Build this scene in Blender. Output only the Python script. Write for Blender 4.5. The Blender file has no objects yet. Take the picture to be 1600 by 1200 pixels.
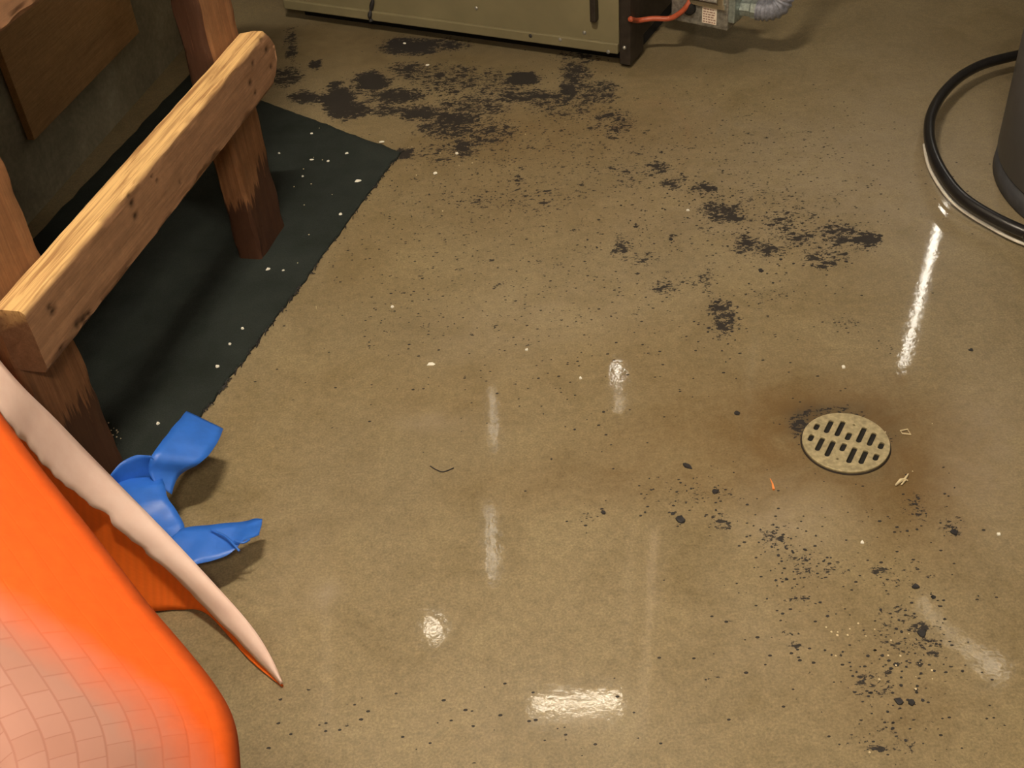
import bpy, bmesh, math, random
from mathutils import Vector, Matrix, noise
random.seed(7)
C = bpy.context.scene
COL = C.collection

# ------------------------------------------------------------------ camera
F = 1800.0; H = 1.5                       # focal length in pixels of a 1600 px wide frame, eye height
down = Vector((190, -2100, -F)).normalized(); up = -down
fw = Vector((0, 0, -1)); Yc = (fw - fw.dot(up) * up).normalized(); Xc = Yc.cross(up)
ROT = Matrix((Xc, Yc, up))                # camera -> world
cd = bpy.data.cameras.new('camera'); cam = bpy.data.objects.new('camera', cd); COL.objects.link(cam)
cd.sensor_width = 36; cd.lens = 36 * F / 1600; cd.clip_start = 0.02
cam.matrix_world = Matrix.Translation((0, 0, H)) @ ROT.to_4x4()
C.camera = cam

# ------------------------------------------------------------------ world, exposure
w = bpy.data.worlds.new('world'); C.world = w; w.use_nodes = True
w.node_tree.nodes['Background'].inputs[0].default_value = (0.9, 0.8, 0.65, 1)
w.node_tree.nodes['Background'].inputs[1].default_value = 0.03
C.view_settings.view_transform = 'Standard'; C.view_settings.look = 'None'
C.view_settings.gamma = 1; C.view_settings.exposure = 0.06; C.view_settings.use_curve_mapping = False
LAMP_MAIN = 800; LAMP_FRONT = 60; LAMP_SIDE = 9; LAMP_BULB = 36; LAMP_REAR = 470      # lamp radiances
LAMP_COL = (1.0, 0.86, 0.66)

def P(px, py, z=0.0):
    """place in the room, at height z, of a spot measured in the photograph"""
    d = ROT @ Vector(((px - 800) / F, -(py - 600) / F, -1))
    return Vector((0, 0, H)) + d * ((z - H) / d.z)

# ------------------------------------------------------------------ helpers
def link(name, bm, mat, parent=None, smooth=False, loc=None):
    me = bpy.data.meshes.new(name); bm.normal_update(); bm.to_mesh(me); bm.free()
    if mat: me.materials.append(mat)
    if smooth:
        for p in me.polygons: p.use_smooth = True
    o = bpy.data.objects.new(name, me); COL.objects.link(o)
    if parent: o.parent = parent
    if loc is not None: o.location = loc
    return o
def tag(o, label=None, cat=None, group=None, kind=None):
    if label: o['label'] = label
    if cat: o['category'] = cat
    if group: o['group'] = group
    if kind: o['kind'] = kind
    return o
def empty(name, loc=(0, 0, 0), rz=0, label=None, cat=None, group=None):
    o = bpy.data.objects.new(name, None); COL.objects.link(o); o.location = loc; o.rotation_euler = (0, 0, rz)
    o.empty_display_size = 0.05
    return tag(o, label, cat, group)
def box(bm, x0, x1, y0, y1, z0, z1, bev=0.0, seg=2):
    r = bmesh.ops.create_cube(bm, size=1)
    vs = r['verts']
    for v in vs:
        v.co = Vector(((x0 + x1) / 2 + v.co.x * (x1 - x0), (y0 + y1) / 2 + v.co.y * (y1 - y0), (z0 + z1) / 2 + v.co.z * (z1 - z0)))
    if bev:
        es = {e for v in vs for e in v.link_edges}
        bmesh.ops.bevel(bm, geom=list(es), offset=bev, segments=seg, affect='EDGES', profile=0.6)
def catmull(pts, n=8):
    pts = [Vector(p) for p in pts]; out = []
    for i in range(len(pts) - 1):
        p0 = pts[max(i - 1, 0)]; p1 = pts[i]; p2 = pts[i + 1]; p3 = pts[min(i + 2, len(pts) - 1)]
        for k in range(n):
            t = k / n
            out.append(0.5 * ((2 * p1) + (p2 - p0) * t + (2 * p0 - 5 * p1 + 4 * p2 - p3) * t * t + (3 * p1 - p0 - 3 * p2 + p3) * t ** 3))
    out.append(pts[-1]); return out
def tube(bm, pts, r, seg=14, closed=False, rfun=None):
    n = len(pts); rings = []; prev = None
    for i, p in enumerate(pts):
        if closed: t = (pts[(i + 1) % n] - pts[i - 1]).normalized()
        else: t = (pts[min(i + 1, n - 1)] - pts[max(i - 1, 0)]).normalized()
        if prev is None:
            a = Vector((0, 0, 1)) if abs(t.z) < 0.9 else Vector((1, 0, 0)); u = t.cross(a).normalized()
        else: u = (prev - prev.dot(t) * t).normalized()
        prev = u; v = t.cross(u); rr = rfun(i, n) if rfun else r
        rings.append([bm.verts.new(p + (u * math.cos(k * 2 * math.pi / seg) + v * math.sin(k * 2 * math.pi / seg)) * rr) for k in range(seg)])
    m = n if closed else n - 1
    for i in range(m):
        a = rings[i]; b = rings[(i + 1) % n]
        for k in range(seg): bm.faces.new((a[k], a[(k + 1) % seg], b[(k + 1) % seg], b[k]))
    if not closed: bm.faces.new(rings[0][::-1]); bm.faces.new(rings[-1])
def lathe(bm, prof, seg=48, c=(0, 0, 0)):
    rings = []
    for r, z in prof: rings.append([bm.verts.new((c[0] + r * math.cos(k * 2 * math.pi / seg), c[1] + r * math.sin(k * 2 * math.pi / seg), c[2] + z)) for k in range(seg)])
    for a, b in zip(rings, rings[1:]):
        for k in range(seg): bm.faces.new((a[k], a[(k + 1) % seg], b[(k + 1) % seg], b[k]))
    bm.faces.new(rings[0][::-1]); bm.faces.new(rings[-1])
def loft(bm, rows, uv=False):
    """grid surface through rows of points"""
    g = [[bm.verts.new(p) for p in r] for r in rows]
    lay = bm.loops.layers.uv.new('UVMap') if uv else None
    nr = len(g); nc = len(g[0])
    for i in range(nr - 1):
        for j in range(nc - 1):
            f = bm.faces.new((g[i][j], g[i][j + 1], g[i + 1][j + 1], g[i + 1][j]))
            if uv:
                for l, (a, b) in zip(f.loops, ((i, j), (i, j + 1), (i + 1, j + 1), (i + 1, j))): l[lay].uv = (b / (nc - 1), a / (nr - 1))
    return g

class NT:
    """tiny node-tree writer"""
    def __init__(s, name):
        s.m = bpy.data.materials.new(name); s.m.use_nodes = True; s.t = s.m.node_tree; s.b = s.t.nodes['Principled BSDF']
    def n(s, kind, **kw):
        o = s.t.nodes.new(kind)
        for k, v in kw.items():
            if k in o.inputs.keys(): s.put(o.inputs[k], v)
            else: setattr(o, k, v)
        return o
    def put(s, inp, v):
        if isinstance(v, bpy.types.NodeSocket): s.t.links.new(v, inp)
        elif isinstance(v, (tuple, list)) and len(v) == 3 and inp.type == 'RGBA': inp.default_value = (*v, 1)
        else: inp.default_value = v
    def set(s, **kw):
        for k, v in kw.items(): s.put(s.b.inputs[k.replace('_', ' ')], v)
        return s
    def coord(s, out='Object', scale=(1, 1, 1)):
        c = s.n('ShaderNodeTexCoord'); m = s.n('ShaderNodeMapping'); s.t.links.new(c.outputs[out], m.inputs[0]); m.inputs['Scale'].default_value = scale; return m.outputs[0]
    def noise(s, vec, scale, detail=6, rough=0.6, dist=0.0):
        o = s.n('ShaderNodeTexNoise', Scale=scale, Detail=detail, Roughness=rough, Distortion=dist); s.t.links.new(vec, o.inputs['Vector']); return o.outputs['Fac']
    def ramp(s, fac, stops):
        o = s.n('ShaderNodeValToRGB'); s.t.links.new(fac, o.inputs[0]); e = o.color_ramp.elements
        while len(e) < len(stops): e.new(0.5)
        for q, (p, c) in zip(e, stops): q.position = p; q.color = (*c, 1) if isinstance(c, tuple) else (c, c, c, 1)
        return o.outputs[0]
    def math(s, op, a, b=0.5, clamp=False):
        o = s.n('ShaderNodeMath', operation=op); o.use_clamp = clamp; s.put(o.inputs[0], a); s.put(o.inputs[1], b); return o.outputs[0]
    def mix(s, fac, a, b, blend='MIX'):
        o = s.n('ShaderNodeMix', data_type='RGBA', blend_type=blend); s.put(o.inputs[0], fac); s.put(o.inputs[6], a); s.put(o.inputs[7], b); return o.outputs[2]
    def bump(s, h, strength=0.3, dist=0.002):
        o = s.n('ShaderNodeBump', Strength=strength, Distance=dist); s.t.links.new(h, o.inputs['Height']); s.t.links.new(o.outputs[0], s.b.inputs['Normal']); return o.outputs[0]
    def attr(s, name): return s.n('ShaderNodeAttribute', attribute_name=name).outputs['Fac']

# ------------------------------------------------------------------ materials
def mat_simple(name, col, rough=0.5, metal=0.0, var=0.15, scale=30, bump=0.0, **kw):
    k = NT(name); v = k.coord(); f = k.noise(v, scale)
    dark = tuple(c * (1 - var) for c in col); lite = tuple(min(1, c * (1 + var)) for c in col)
    k.set(Base_Color=k.ramp(f, [(0.3, dark), (0.7, lite)]), Roughness=rough, Metallic=metal, **kw)
    if bump: k.bump(f, bump)
    return k.m
def mat_lamp(name, col, e):
    k = NT(name); k.set(Base_Color=(0.9, 0.9, 0.85), Emission_Color=col, Emission_Strength=e); return k.m
def mat_floor():
    k = NT('polished_concrete'); v = k.coord()
    big = k.noise(v, 1.3, 5, 0.6, 0.4); mid = k.noise(v, 6, 8, 0.7, 0.8); fine = k.noise(v, 60, 8, 0.75); grit = k.noise(v, 240, 4, 0.7)
    c = k.ramp(mid, [(0.25, (0.175, 0.132, 0.062)), (0.5, (0.240, 0.185, 0.100)), (0.75, (0.295, 0.235, 0.128))])
    c = k.mix(k.math('MULTIPLY', k.ramp(big, [(0.4, 0.0), (0.65, 1.0)]), 0.4), c, (0.27, 0.225, 0.15))
    c = k.mix(0.6, c, k.ramp(fine, [(0.32, 0.62), (0.68, 1.25)]), 'MULTIPLY')
    c = k.mix(0.9, c, k.ramp(grit, [(0.3, 0.72), (0.7, 1.2)]), 'MULTIPLY')
    # brown seep stains, grey haze
    rust = k.math('MULTIPLY', k.attr('rust'), k.ramp(k.noise(v, 9, 8, 0.7, 1.0), [(0.25, 0.3), (0.65, 1.0)]))
    c = k.mix(rust, c, (0.135, 0.078, 0.026))
    pale = k.math('MULTIPLY', k.attr('pale'), k.ramp(k.noise(v, 14, 6, 0.7, 1.0), [(0.3, 0.2), (0.7, 1.0)]))
    c = k.mix(pale, c, (0.36, 0.30, 0.23))
    soil = k.math('MULTIPLY', k.attr('soil'), k.ramp(k.noise(v, 30, 6, 0.7), [(0.3, 0.3), (0.7, 1.0)]))
    c = k.mix(soil, c, (0.07, 0.055, 0.033))
    # flaking tar: density comes from the worn places, its broken edge from noise
    d = k.attr('tar')
    def flakes(n, gain, wid=0.06):
        return k.math('DIVIDE', k.math('SUBTRACT', k.math('ADD', n, k.math('MULTIPLY', d, gain)), 0.80), wid, True)
    warp = k.coord(scale=(1.0, 1.5, 1.0))
    wn_ = k.n('ShaderNodeTexNoise', Scale=60.0, Detail=3.0); k.t.links.new(warp, wn_.inputs['Vector'])
    jit = k.n('ShaderNodeVectorMath', operation='MULTIPLY_ADD'); k.t.links.new(wn_.outputs['Color'], jit.inputs[0]); jit.inputs[1].default_value = (0.012, 0.012, 0.0); k.t.links.new(warp, jit.inputs[2])
    def cells(sc_):
        vo = k.n('ShaderNodeTexVoronoi', Scale=sc_, Randomness=1.0); k.t.links.new(jit.outputs[0], vo.inputs['Vector'])
        se = k.t.nodes.new('ShaderNodeSeparateColor'); k.t.links.new(vo.outputs['Color'], se.inputs[0]); return k.math('SUBTRACT', se.outputs[0], 0.5)
    c1 = cells(75.0); c2 = cells(190.0)
    a = flakes(k.math('ADD', k.noise(warp, 24, 12, 0.75, 0.3), k.math('MULTIPLY', c1, 0.20)), 0.45, 0.02)
    b = flakes(k.math('ADD', k.noise(k.coord(scale=(1.0, 1.9, 1.0)), 70, 8, 0.74, 0.5), k.math('MULTIPLY', c2, 0.26)), 0.40, 0.02)
    s = k.n('ShaderNodeTexVoronoi', Scale=95.0, Randomness=1.0); k.t.links.new(warp, s.inputs['Vector'])
    sc = k.t.nodes.new('ShaderNodeSeparateColor'); k.t.links.new(s.outputs['Color'], sc.inputs[0])
    dot = k.math('MULTIPLY', k.math('LESS_THAN', s.outputs['Distance'], k.math('MULTIPLY', sc.outputs[1], 0.34)),
                 k.math('LESS_THAN', sc.outputs[0], k.math('MULTIPLY', d, 0.9)))
    t = k.math('MAXIMUM', k.math('MAXIMUM', a, b), dot, True)
    c = k.mix(k.math('MULTIPLY', t, 0.94), c, (0.014, 0.013, 0.015))
    rough = k.mix(t, k.ramp(fine, [(0.3, 0.42), (0.7, 0.55)]), (0.7, 0.7, 0.7))
    k.set(Base_Color=c, Roughness=rough, Specular_IOR_Level=0.3)
    k.put(k.b.inputs['Coat Weight'], k.math('MULTIPLY', k.math('SUBTRACT', 1.0, t), 0.65)); k.b.inputs['Coat IOR'].default_value = 1.45
    cr = k.ramp(k.noise(v, 40, 4), [(0.3, 0.035), (0.7, 0.075)]); k.put(k.b.inputs['Coat Roughness'], cr)
    k.bump(k.math('ADD', k.math('MULTIPLY', grit, 0.5), k.math('MULTIPLY', t, 1.0)), 0.25, 0.0006)
    cb = k.n('ShaderNodeBump', Strength=0.10, Distance=0.0012); k.t.links.new(k.noise(v, 60, 3), cb.inputs['Height']); k.t.links.new(cb.outputs[0], k.b.inputs['Coat Normal'])
    return k.m
def mat_wood(name, light, mid, dark, stain=None, rough=0.65):
    """wood with its grain along local X"""
    k = NT(name); v = k.coord(scale=(1.2, 26, 26)); v2 = k.coord(scale=(1, 5, 5)); v3 = k.coord()
    g = k.noise(v, 3.0, 8, 0.65, 0.6); g2 = k.noise(v2, 3.5, 6, 0.6, 1.0); fine = k.noise(k.coord(scale=(6, 160, 160)), 2, 3)
    c = k.ramp(g, [(0.28, dark), (0.48, mid), (0.72, light)])
    c = k.mix(0.55, c, k.mix(1.0, mid, k.ramp(g2, [(0.3, 0.78), (0.7, 1.2)]), 'MULTIPLY'))
    c = k.mix(0.5, c, k.ramp(fine, [(0.3, 0.6), (0.7, 1.25)]), 'MULTIPLY')
    c = k.mix(0.5, c, k.ramp(k.noise(v3, 60, 8, 0.75), [(0.3, 0.7), (0.7, 1.2)]), 'MULTIPLY')
    kn = k.attr('knot'); c = k.mix(kn, c, (0.035, 0.015, 0.006))
    top = k.attr('sawn'); c = k.mix(k.math('MULTIPLY', top, 0.75), c, k.mix(k.ramp(g, [(0.35, 1.0), (0.5, 0.0)]), (0.80, 0.52, 0.22), (0.36, 0.19, 0.07)))
    kerf = k.noise(k.coord(scale=(1.5, 95, 10)), 2.0, 4, 0.6, 0.3); c = k.mix(k.math('MULTIPLY', top, k.ramp(kerf, [(0.50, 0.0), (0.60, 0.65)])), c, (0.30, 0.155, 0.06))
    wet_shade = k.math('MULTIPLY', k.attr('wet_shade'), 1.0)  # real foot stain, plus shade coloured onto one post face
    edge = k.math('ADD', wet_shade, k.math('MULTIPLY', k.math('SUBTRACT', g, 0.5), 0.9))
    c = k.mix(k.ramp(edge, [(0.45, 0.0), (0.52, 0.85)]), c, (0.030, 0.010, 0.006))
    k.set(Base_Color=c, Roughness=rough, Specular_IOR_Level=0.3)
    k.bump(k.math('ADD', g, k.math('MULTIPLY', fine, 0.5)), 0.5, 0.0015)
    return k.m
def mat_carpet():
    k = NT('carpet_pile'); v = k.coord(); f = k.noise(v, 420, 4, 0.7); g = k.noise(v, 5, 6, 0.6)
    c = k.ramp(g, [(0.3, (0.015, 0.019, 0.017)), (0.7, (0.030, 0.037, 0.034))]); c = k.mix(0.6, c, k.ramp(f, [(0.3, 0.5), (0.7, 1.4)]), 'MULTIPLY')
    k.set(Base_Color=c, Roughness=0.95, Specular_IOR_Level=0.15); k.bump(f, 0.8, 0.003); return k.m
def mat_concrete_wall():
    k = NT('basement_wall'); v = k.coord(); f = k.noise(v, 4, 8, 0.7); g = k.noise(v, 70, 5)
    c = k.ramp(f, [(0.3, (0.13, 0.115, 0.08)), (0.7, (0.33, 0.30, 0.22))]); c = k.mix(0.6, c, k.ramp(g, [(0.3, 0.65), (0.7, 1.15)]), 'MULTIPLY')
    k.set(Base_Color=c, Roughness=0.9); k.bump(g, 0.4, 0.003); return k.m
def translucent(k, col, f):
    """thin plastic lets some light through"""
    tr = k.n('ShaderNodeBsdfTranslucent'); k.put(tr.inputs[0], col); mx = k.n('ShaderNodeMixShader'); mx.inputs[0].default_value = f
    k.t.links.new(k.b.outputs[0], mx.inputs[1]); k.t.links.new(tr.outputs[0], mx.inputs[2]); k.t.links.new(mx.outputs[0], k.t.nodes['Material Output'].inputs[0])
def mat_border():
    k = NT('pink_white_backing'); k.set(Base_Color=k.ramp(k.noise(k.coord(), 50), [(0.3, (0.90, 0.68, 0.60)), (0.7, (0.96, 0.76, 0.68))]), Roughness=0.55); translucent(k, (0.95, 0.72, 0.62), 0.3); return k.m
def mat_sheet(name, full):
    """orange plastic with a woven grid, its pink sheen put into the colour; UV: v = 0 at the fold, 1 far from it"""
    k = NT(name); uv = k.coord('UV'); sp = k.n('ShaderNodeSeparateXYZ'); k.t.links.new(uv, sp.inputs[0])
    n1 = k.noise(k.coord('UV', (3, 3, 1)), 2, 3)
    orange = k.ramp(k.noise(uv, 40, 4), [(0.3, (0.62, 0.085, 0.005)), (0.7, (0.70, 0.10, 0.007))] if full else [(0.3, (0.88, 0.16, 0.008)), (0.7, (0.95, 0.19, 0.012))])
    if full:
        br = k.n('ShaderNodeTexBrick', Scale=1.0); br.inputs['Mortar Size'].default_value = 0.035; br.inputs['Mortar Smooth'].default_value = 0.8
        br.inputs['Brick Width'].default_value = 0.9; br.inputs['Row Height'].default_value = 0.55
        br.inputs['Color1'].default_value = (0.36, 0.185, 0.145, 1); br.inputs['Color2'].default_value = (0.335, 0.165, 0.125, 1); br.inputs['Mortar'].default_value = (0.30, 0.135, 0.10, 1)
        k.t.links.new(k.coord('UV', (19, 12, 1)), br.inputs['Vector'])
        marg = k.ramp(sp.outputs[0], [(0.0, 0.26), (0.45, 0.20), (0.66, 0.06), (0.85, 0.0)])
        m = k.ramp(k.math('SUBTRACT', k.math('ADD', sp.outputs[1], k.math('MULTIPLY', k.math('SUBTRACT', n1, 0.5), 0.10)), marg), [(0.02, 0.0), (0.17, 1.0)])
        c = k.mix(m, orange, br.outputs['Color'])  # pink sheen of the lit bulge painted over the orange as grid colour
        k.set(Base_Color=c, Roughness=0.75, Specular_IOR_Level=0.3); k.bump(br.outputs['Fac'], 0.15, -0.001)
    else:
        wv = k.n('ShaderNodeTexWave', Scale=1.0, Distortion=1.0); k.t.links.new(k.coord('UV', (14, 2, 1)), wv.inputs['Vector'])
        k.set(Base_Color=k.mix(0.5, orange, k.ramp(wv.outputs['Fac'], [(0, 0.88), (1, 1.04)]), 'MULTIPLY'), Roughness=0.6); k.bump(wv.outputs['Fac'], 0.2, 0.001)
        translucent(k, (0.95, 0.22, 0.02), 0.3)
    return k.m

M = dict(
    floor=mat_floor(), wall=mat_concrete_wall(), carpet=mat_carpet(),
    rail=mat_wood('pine_rail', (0.27, 0.148, 0.08), (0.215, 0.112, 0.059), (0.13, 0.06, 0.028)),
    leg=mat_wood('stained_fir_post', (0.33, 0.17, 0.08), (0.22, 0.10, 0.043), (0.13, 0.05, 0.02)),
    ply=mat_wood('old_plywood', (0.46, 0.28, 0.13), (0.38, 0.22, 0.10), (0.28, 0.15, 0.065)),
    olive=mat_simple('olive_enamel', (0.19, 0.163, 0.092), 0.38, 0.0, 0.12, 6),
    dark=mat_simple('sooty_steel', (0.035, 0.026, 0.02), 0.5, 0.3, 0.4, 40),
    black=mat_simple('black_void', (0.006, 0.005, 0.004), 0.9),
    rubber=mat_simple('black_rubber', (0.012, 0.011, 0.012), 0.32, 0, 0.3, 60),
    clear=mat_simple('cloudy_vinyl', (0.78, 0.74, 0.66), 0.12, 0, 0.2, 30),
    tank=mat_simple('grey_tank_jacket', (0.165, 0.180, 0.225), 0.5, 0.0, 0.12, 8, 0.1),
    tankbase=mat_simple('grey_tank_base', (0.050, 0.052, 0.060), 0.6, 0.0, 0.3, 30, 0.2),
    metal=mat_simple('cast_zinc', (0.34, 0.33, 0.30), 0.42, 0.7, 0.5, 70, 0.3),
    galv=mat_simple('galvanised_fitting', (0.33, 0.38, 0.36), 0.4, 0.6, 0.35, 90, 0.3),
    elbow=mat_simple('grey_elbow', (0.24, 0.25, 0.30), 0.45, 0.3, 0.4, 90, 0.3),
    redtube=mat_simple('orange_tube', (0.42, 0.085, 0.035), 0.45, 0, 0.2, 60),
    paper=mat_simple('sticker_paper', (0.75, 0.66, 0.55), 0.6, 0, 0.08, 60),
    redink=mat_simple('red_ink', (0.55, 0.08, 0.04), 0.6),
    ink=mat_simple('grey_ink', (0.30, 0.17, 0.13), 0.6),
    brass=mat_simple('worn_nickel_brass', (0.44, 0.37, 0.22), 0.45, 0.35, 0.3, 120, 0.3),
    tape=mat_simple('blue_masking_tape', (0.022, 0.13, 0.56), 0.45, 0, 0.10, 30, 0.15),
    tapeback=mat_simple('blue_tape_shaded_back', (0.022, 0.13, 0.56), 0.5, 0, 0.10, 30, 0.15),
    chip=mat_simple('white_paint_chip', (0.80, 0.78, 0.70), 0.7), tan=mat_simple('cream_chip', (0.62, 0.52, 0.33), 0.7),
    coral=mat_simple('orange_splinter_plastic', (0.80, 0.27, 0.07), 0.6), tar=mat_simple('tar_flake', (0.016, 0.014, 0.015), 0.6, 0, 0.3, 80, 0.3),
    pinkwhite=mat_border(),
    copper=mat_simple('copper_pipe', (0.85, 0.45, 0.28), 0.22, 1.0, 0.1, 20), chrome=mat_simple('bright_pipe', (0.85, 0.84, 0.80), 0.18, 1.0, 0.05, 20),
    white=mat_simple('white_enamel', (0.75, 0.73, 0.68), 0.4),
    ceiling=mat_simple('ceiling_boards', (0.16, 0.12, 0.08), 0.9, 0, 0.3, 5),
)
M['sheet_sheen'] = mat_sheet('orange_woven_sheet_sheen', True); M['sheet_plain'] = mat_sheet('orange_woven_sheet_plain', False)

# ------------------------------------------------------------------ the room
RX0, RX1, RY0, RY1, RZ = -2.6, 3.4, -1.6, 5.6, 2.5
# left wall runs a little askew, as in the photo
wa = P(277, 87); wb = P(83, 307); wd = (wa - wb).normalized(); wn = Vector((wd.y, -wd.x, 0))
WANG = math.atan2(wd.y, wd.x)
def floor_mesh():
    bm = bmesh.new()
    # fine grid where the photo looks, one coarse apron round it
    xs = [RX0 - 0.6] + [-1.9 + 0.02 * i for i in range(196)] + [RX1]
    ys = [RY0] + [0.7 + 0.02 * i for i in range(181)] + [RY1]
    g = [[bm.verts.new((x, y, 0)) for x in xs] for y in ys]
    for j in range(len(ys) - 1):
        for i in range(len(xs) - 1): bm.faces.new((g[j][i], g[j][i + 1], g[j + 1][i + 1], g[j + 1][i]))
    o = link('floor', bm, M['floor']); tag(o, kind='structure')
    # worn places: (px, py, half width px, half height px, strength)
    TAR = [(530, 160, 24, 26, 1.15), (520, 135, 10, 8, .9), (580, 128, 27, 16, 1.1), (618, 150, 45, 12, .95), (555, 172, 30, 12, .95), (478, 152, 26, 11, 1.0), (605, 172, 30, 9, .8), (640, 72, 46, 14, 1.0), (700, 70, 34, 10, .75),
           (493, 101, 10, 8, 1.1), (655, 176, 40, 13, .92), (710, 188, 40, 12, .9), (740, 165, 60, 20, .68), (640, 110, 30, 16, .75), (700, 125, 60, 30, .62), (770, 130, 60, 25, .6), (815, 123, 26, 12, 1.1),
           (830, 150, 60, 12, .8), (900, 115, 24, 18, .85), (890, 140, 16, 14, .9), (935, 145, 34, 22, .7), (900, 90, 40, 12, .6), (880, 165, 60, 22, .6), (700, 200, 50, 22, .7), (760, 205, 60, 26, .65), (725, 232, 20, 16, .85),
           (690, 240, 50, 22, .5), (630, 240, 18, 8, 1.1), (455, 70, 10, 30, .8), (445, 120, 30, 16, .8), (808, 285, 22, 10, .5), (750, 315, 28, 10, .6), (700, 300, 150, 60, .34),
           (960, 190, 40, 24, .6), (1030, 262, 20, 12, .72), (1050, 285, 20, 9, .80), (985, 275, 40, 16, .5), (1100, 295, 24, 12, .70), (1118, 325, 32, 10, .76), (1140, 340, 30, 9, .9), (1165, 385, 24, 14, .8), (1205, 390, 26, 14, .7),
           (1225, 350, 30, 22, .62), (1250, 370, 30, 14, .7), (1310, 365, 34, 20, .7), (1355, 375, 22, 14, .9), (1290, 400, 50, 20, .55), (1200, 340, 130, 70, .42), (1285, 418, 16, 6, .9),
           (1132, 500, 20, 30, .78), (1120, 480, 12, 14, .8), (1105, 440, 10, 30, .6), (1040, 450, 26, 14, .6), (1075, 440, 50, 6, .55), (972, 388, 16, 18, .72), (1000, 405, 20, 8, .6), (1200, 460, 60, 20, .4), (1320, 505, 30, 12, .5),
           (850, 380, 350, 200, .30), (1150, 250, 260, 120, .30), (640, 500, 90, 50, .30), (900, 250, 250, 80, .38), (820, 310, 120, 30, .42), (1385, 540, 20, 6, .5),
           (1300, 645, 44, 12, .62), (1250, 662, 18, 20, .75), (1262, 690, 10, 30, .6), (1385, 690, 14, 20, .5), (1110, 770, 60, 20, .42), (1125, 815, 20, 20, .6), (1430, 790, 20, 24, .6), (1490, 825, 18, 22, .6), (1060, 770, 60, 40, .32),
           (1210, 838, 30, 20, .6), (1255, 885, 30, 26, .50), (1250, 935, 14, 12, .62), (1305, 885, 22, 10, .6), (1240, 1000, 14, 22, .55), (1400, 990, 60, 50, .42), (1365, 1070, 34, 34, .48), (1440, 1000, 50, 40, .5), (1390, 900, 80, 50, .35),
           (1380, 1160, 60, 40, .4), (1300, 920, 200, 170, .22), (1110, 1060, 20, 12, .5), (700, 1130, 300, 60, .14), (1500, 1100, 90, 80, .22), (950, 640, 120, 30, .15), (800, 600, 40, 20, .3), (920, 800, 20, 20, .4)]
    RUST = [(1320, 690, 190, 100, 1.0), (1340, 650, 60, 30, .6), (1180, 640, 200, 60, .4), (1440, 800, 90, 90, .55), (1050, 720, 180, 80, .35), (900, 200, 200, 50, .55), (720, 240, 170, 70, .35), (850, 330, 200, 60, .3), (560, 80, 140, 40, .4),
            (1380, 1080, 110, 90, .4), (1270, 930, 60, 60, .2), (1000, 560, 220, 60, .2), (700, 640, 120, 60, .2), (540, 400, 90, 90, .22), (1410, 590, 14, 10, .7), (900, 760, 200, 40, .3)]
    PALE = [(1240, 810, 90, 60, .5), (680, 660, 60, 14, .5), (510, 930, 20, 20, .5), (900, 470, 200, 60, .25), (1200, 300, 300, 120, .35), (1450, 200, 200, 160, .35), (470, 900, 60, 120, .25), (1540, 700, 70, 140, .5), (760, 540, 120, 60, .2), (800, 1130, 300, 80, .2), (1020, 900, 14, 70, .2), (1200, 1000, 120, 80, .2)]
    SOIL = [(700, 100, 260, 50, .5), (620, 60, 220, 30, .5), (1315, 642, 70, 14, .9), (1252, 665, 24, 26, .9), (1265, 650, 30, 16, .8), (1345, 735, 60, 14, .5), (1395, 680, 24, 30, .5), (640, 700, 120, 50, .22), (560, 800, 120, 60, .15), (620, 500, 120, 50, .18), (1100, 90, 140, 30, .3), (430, 60, 50, 50, .5), (1500, 60, 120, 40, .2), (1110, 500, 20, 60, .2)]
    me = o.data; co = [v.co.copy() for v in me.vertices]
    for nm, L in (('tar', TAR), ('rust', RUST), ('pale', PALE), ('soil', SOIL)):
        at = me.attributes.new(nm, 'FLOAT', 'POINT'); val = [0.0] * len(co)
        for px, py, hx, hy, s in L:
            c = P(px, py); a = P(px + hx, py) - c; b = P(px, py + hy) - c
            det = a.x * b.y - a.y * b.x; R = 2.2 * max(a.length, b.length)
            for i, q in enumerate(co):
                dx = q.x - c.x; dy = q.y - c.y
                if abs(dx) > R or abs(dy) > R: continue
                u = (dx * b.y - dy * b.x) / det; v = (a.x * dy - a.y * dx) / det
                wv_ = 1 + 0.5 * noise.noise(q * 22) if nm == 'tar' else 1
                t = s * (math.exp(-((u * u + v * v) * wv_) ** 2 * 0.5) if nm == 'tar' else math.exp(-(u * u + v * v) ** 1.3 * 0.9))
                val[i] = max(val[i], t) if nm == 'tar' else min(1.0, val[i] + t * 0.8)
        at.data.foreach_set('value', val)
    return o
floor_mesh()
bm = bmesh.new(); box(bm, RX0 - 0.6, RX1, RY0, RY1, RZ, RZ + 0.1); tag(link('ceiling', bm, M['ceiling']), kind='structure')
bm = bmesh.new(); box(bm, RX0 - 0.6, RX1, RY1, RY1 + 0.1, 0, RZ); tag(link('wall_back', bm, M['wall']), kind='structure')
bm = bmesh.new(); box(bm, RX1, RX1 + 0.1, RY0, RY1, 0, RZ); tag(link('wall_right', bm, M['wall']), kind='structure')
bm = bmesh.new(); box(bm, RX0 - 0.6, RX1, RY0 - 0.1, RY0, 0, RZ); tag(link('wall_front', bm, M['wall']), kind='structure')
bm = bmesh.new(); box(bm, -4.6, 3.2, 0, 0.1, 0, RZ)
wl = link('wall_left', bm, M['wall']); wl.location = wb; wl.rotation_euler = (0, 0, WANG); tag(wl, kind='structure')

def wall_local(px, py):
    """(distance along wall, height) of a photo spot that lies on the left wall's face"""
    d = ROT @ Vector(((px - 800) / F, -(py - 600) / F, -1)); o = Vector((0, 0, H)) - wb
    t = -o.dot(wn) / d.dot(wn); q = o + d * t; return q.dot(wd), q.z
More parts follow.
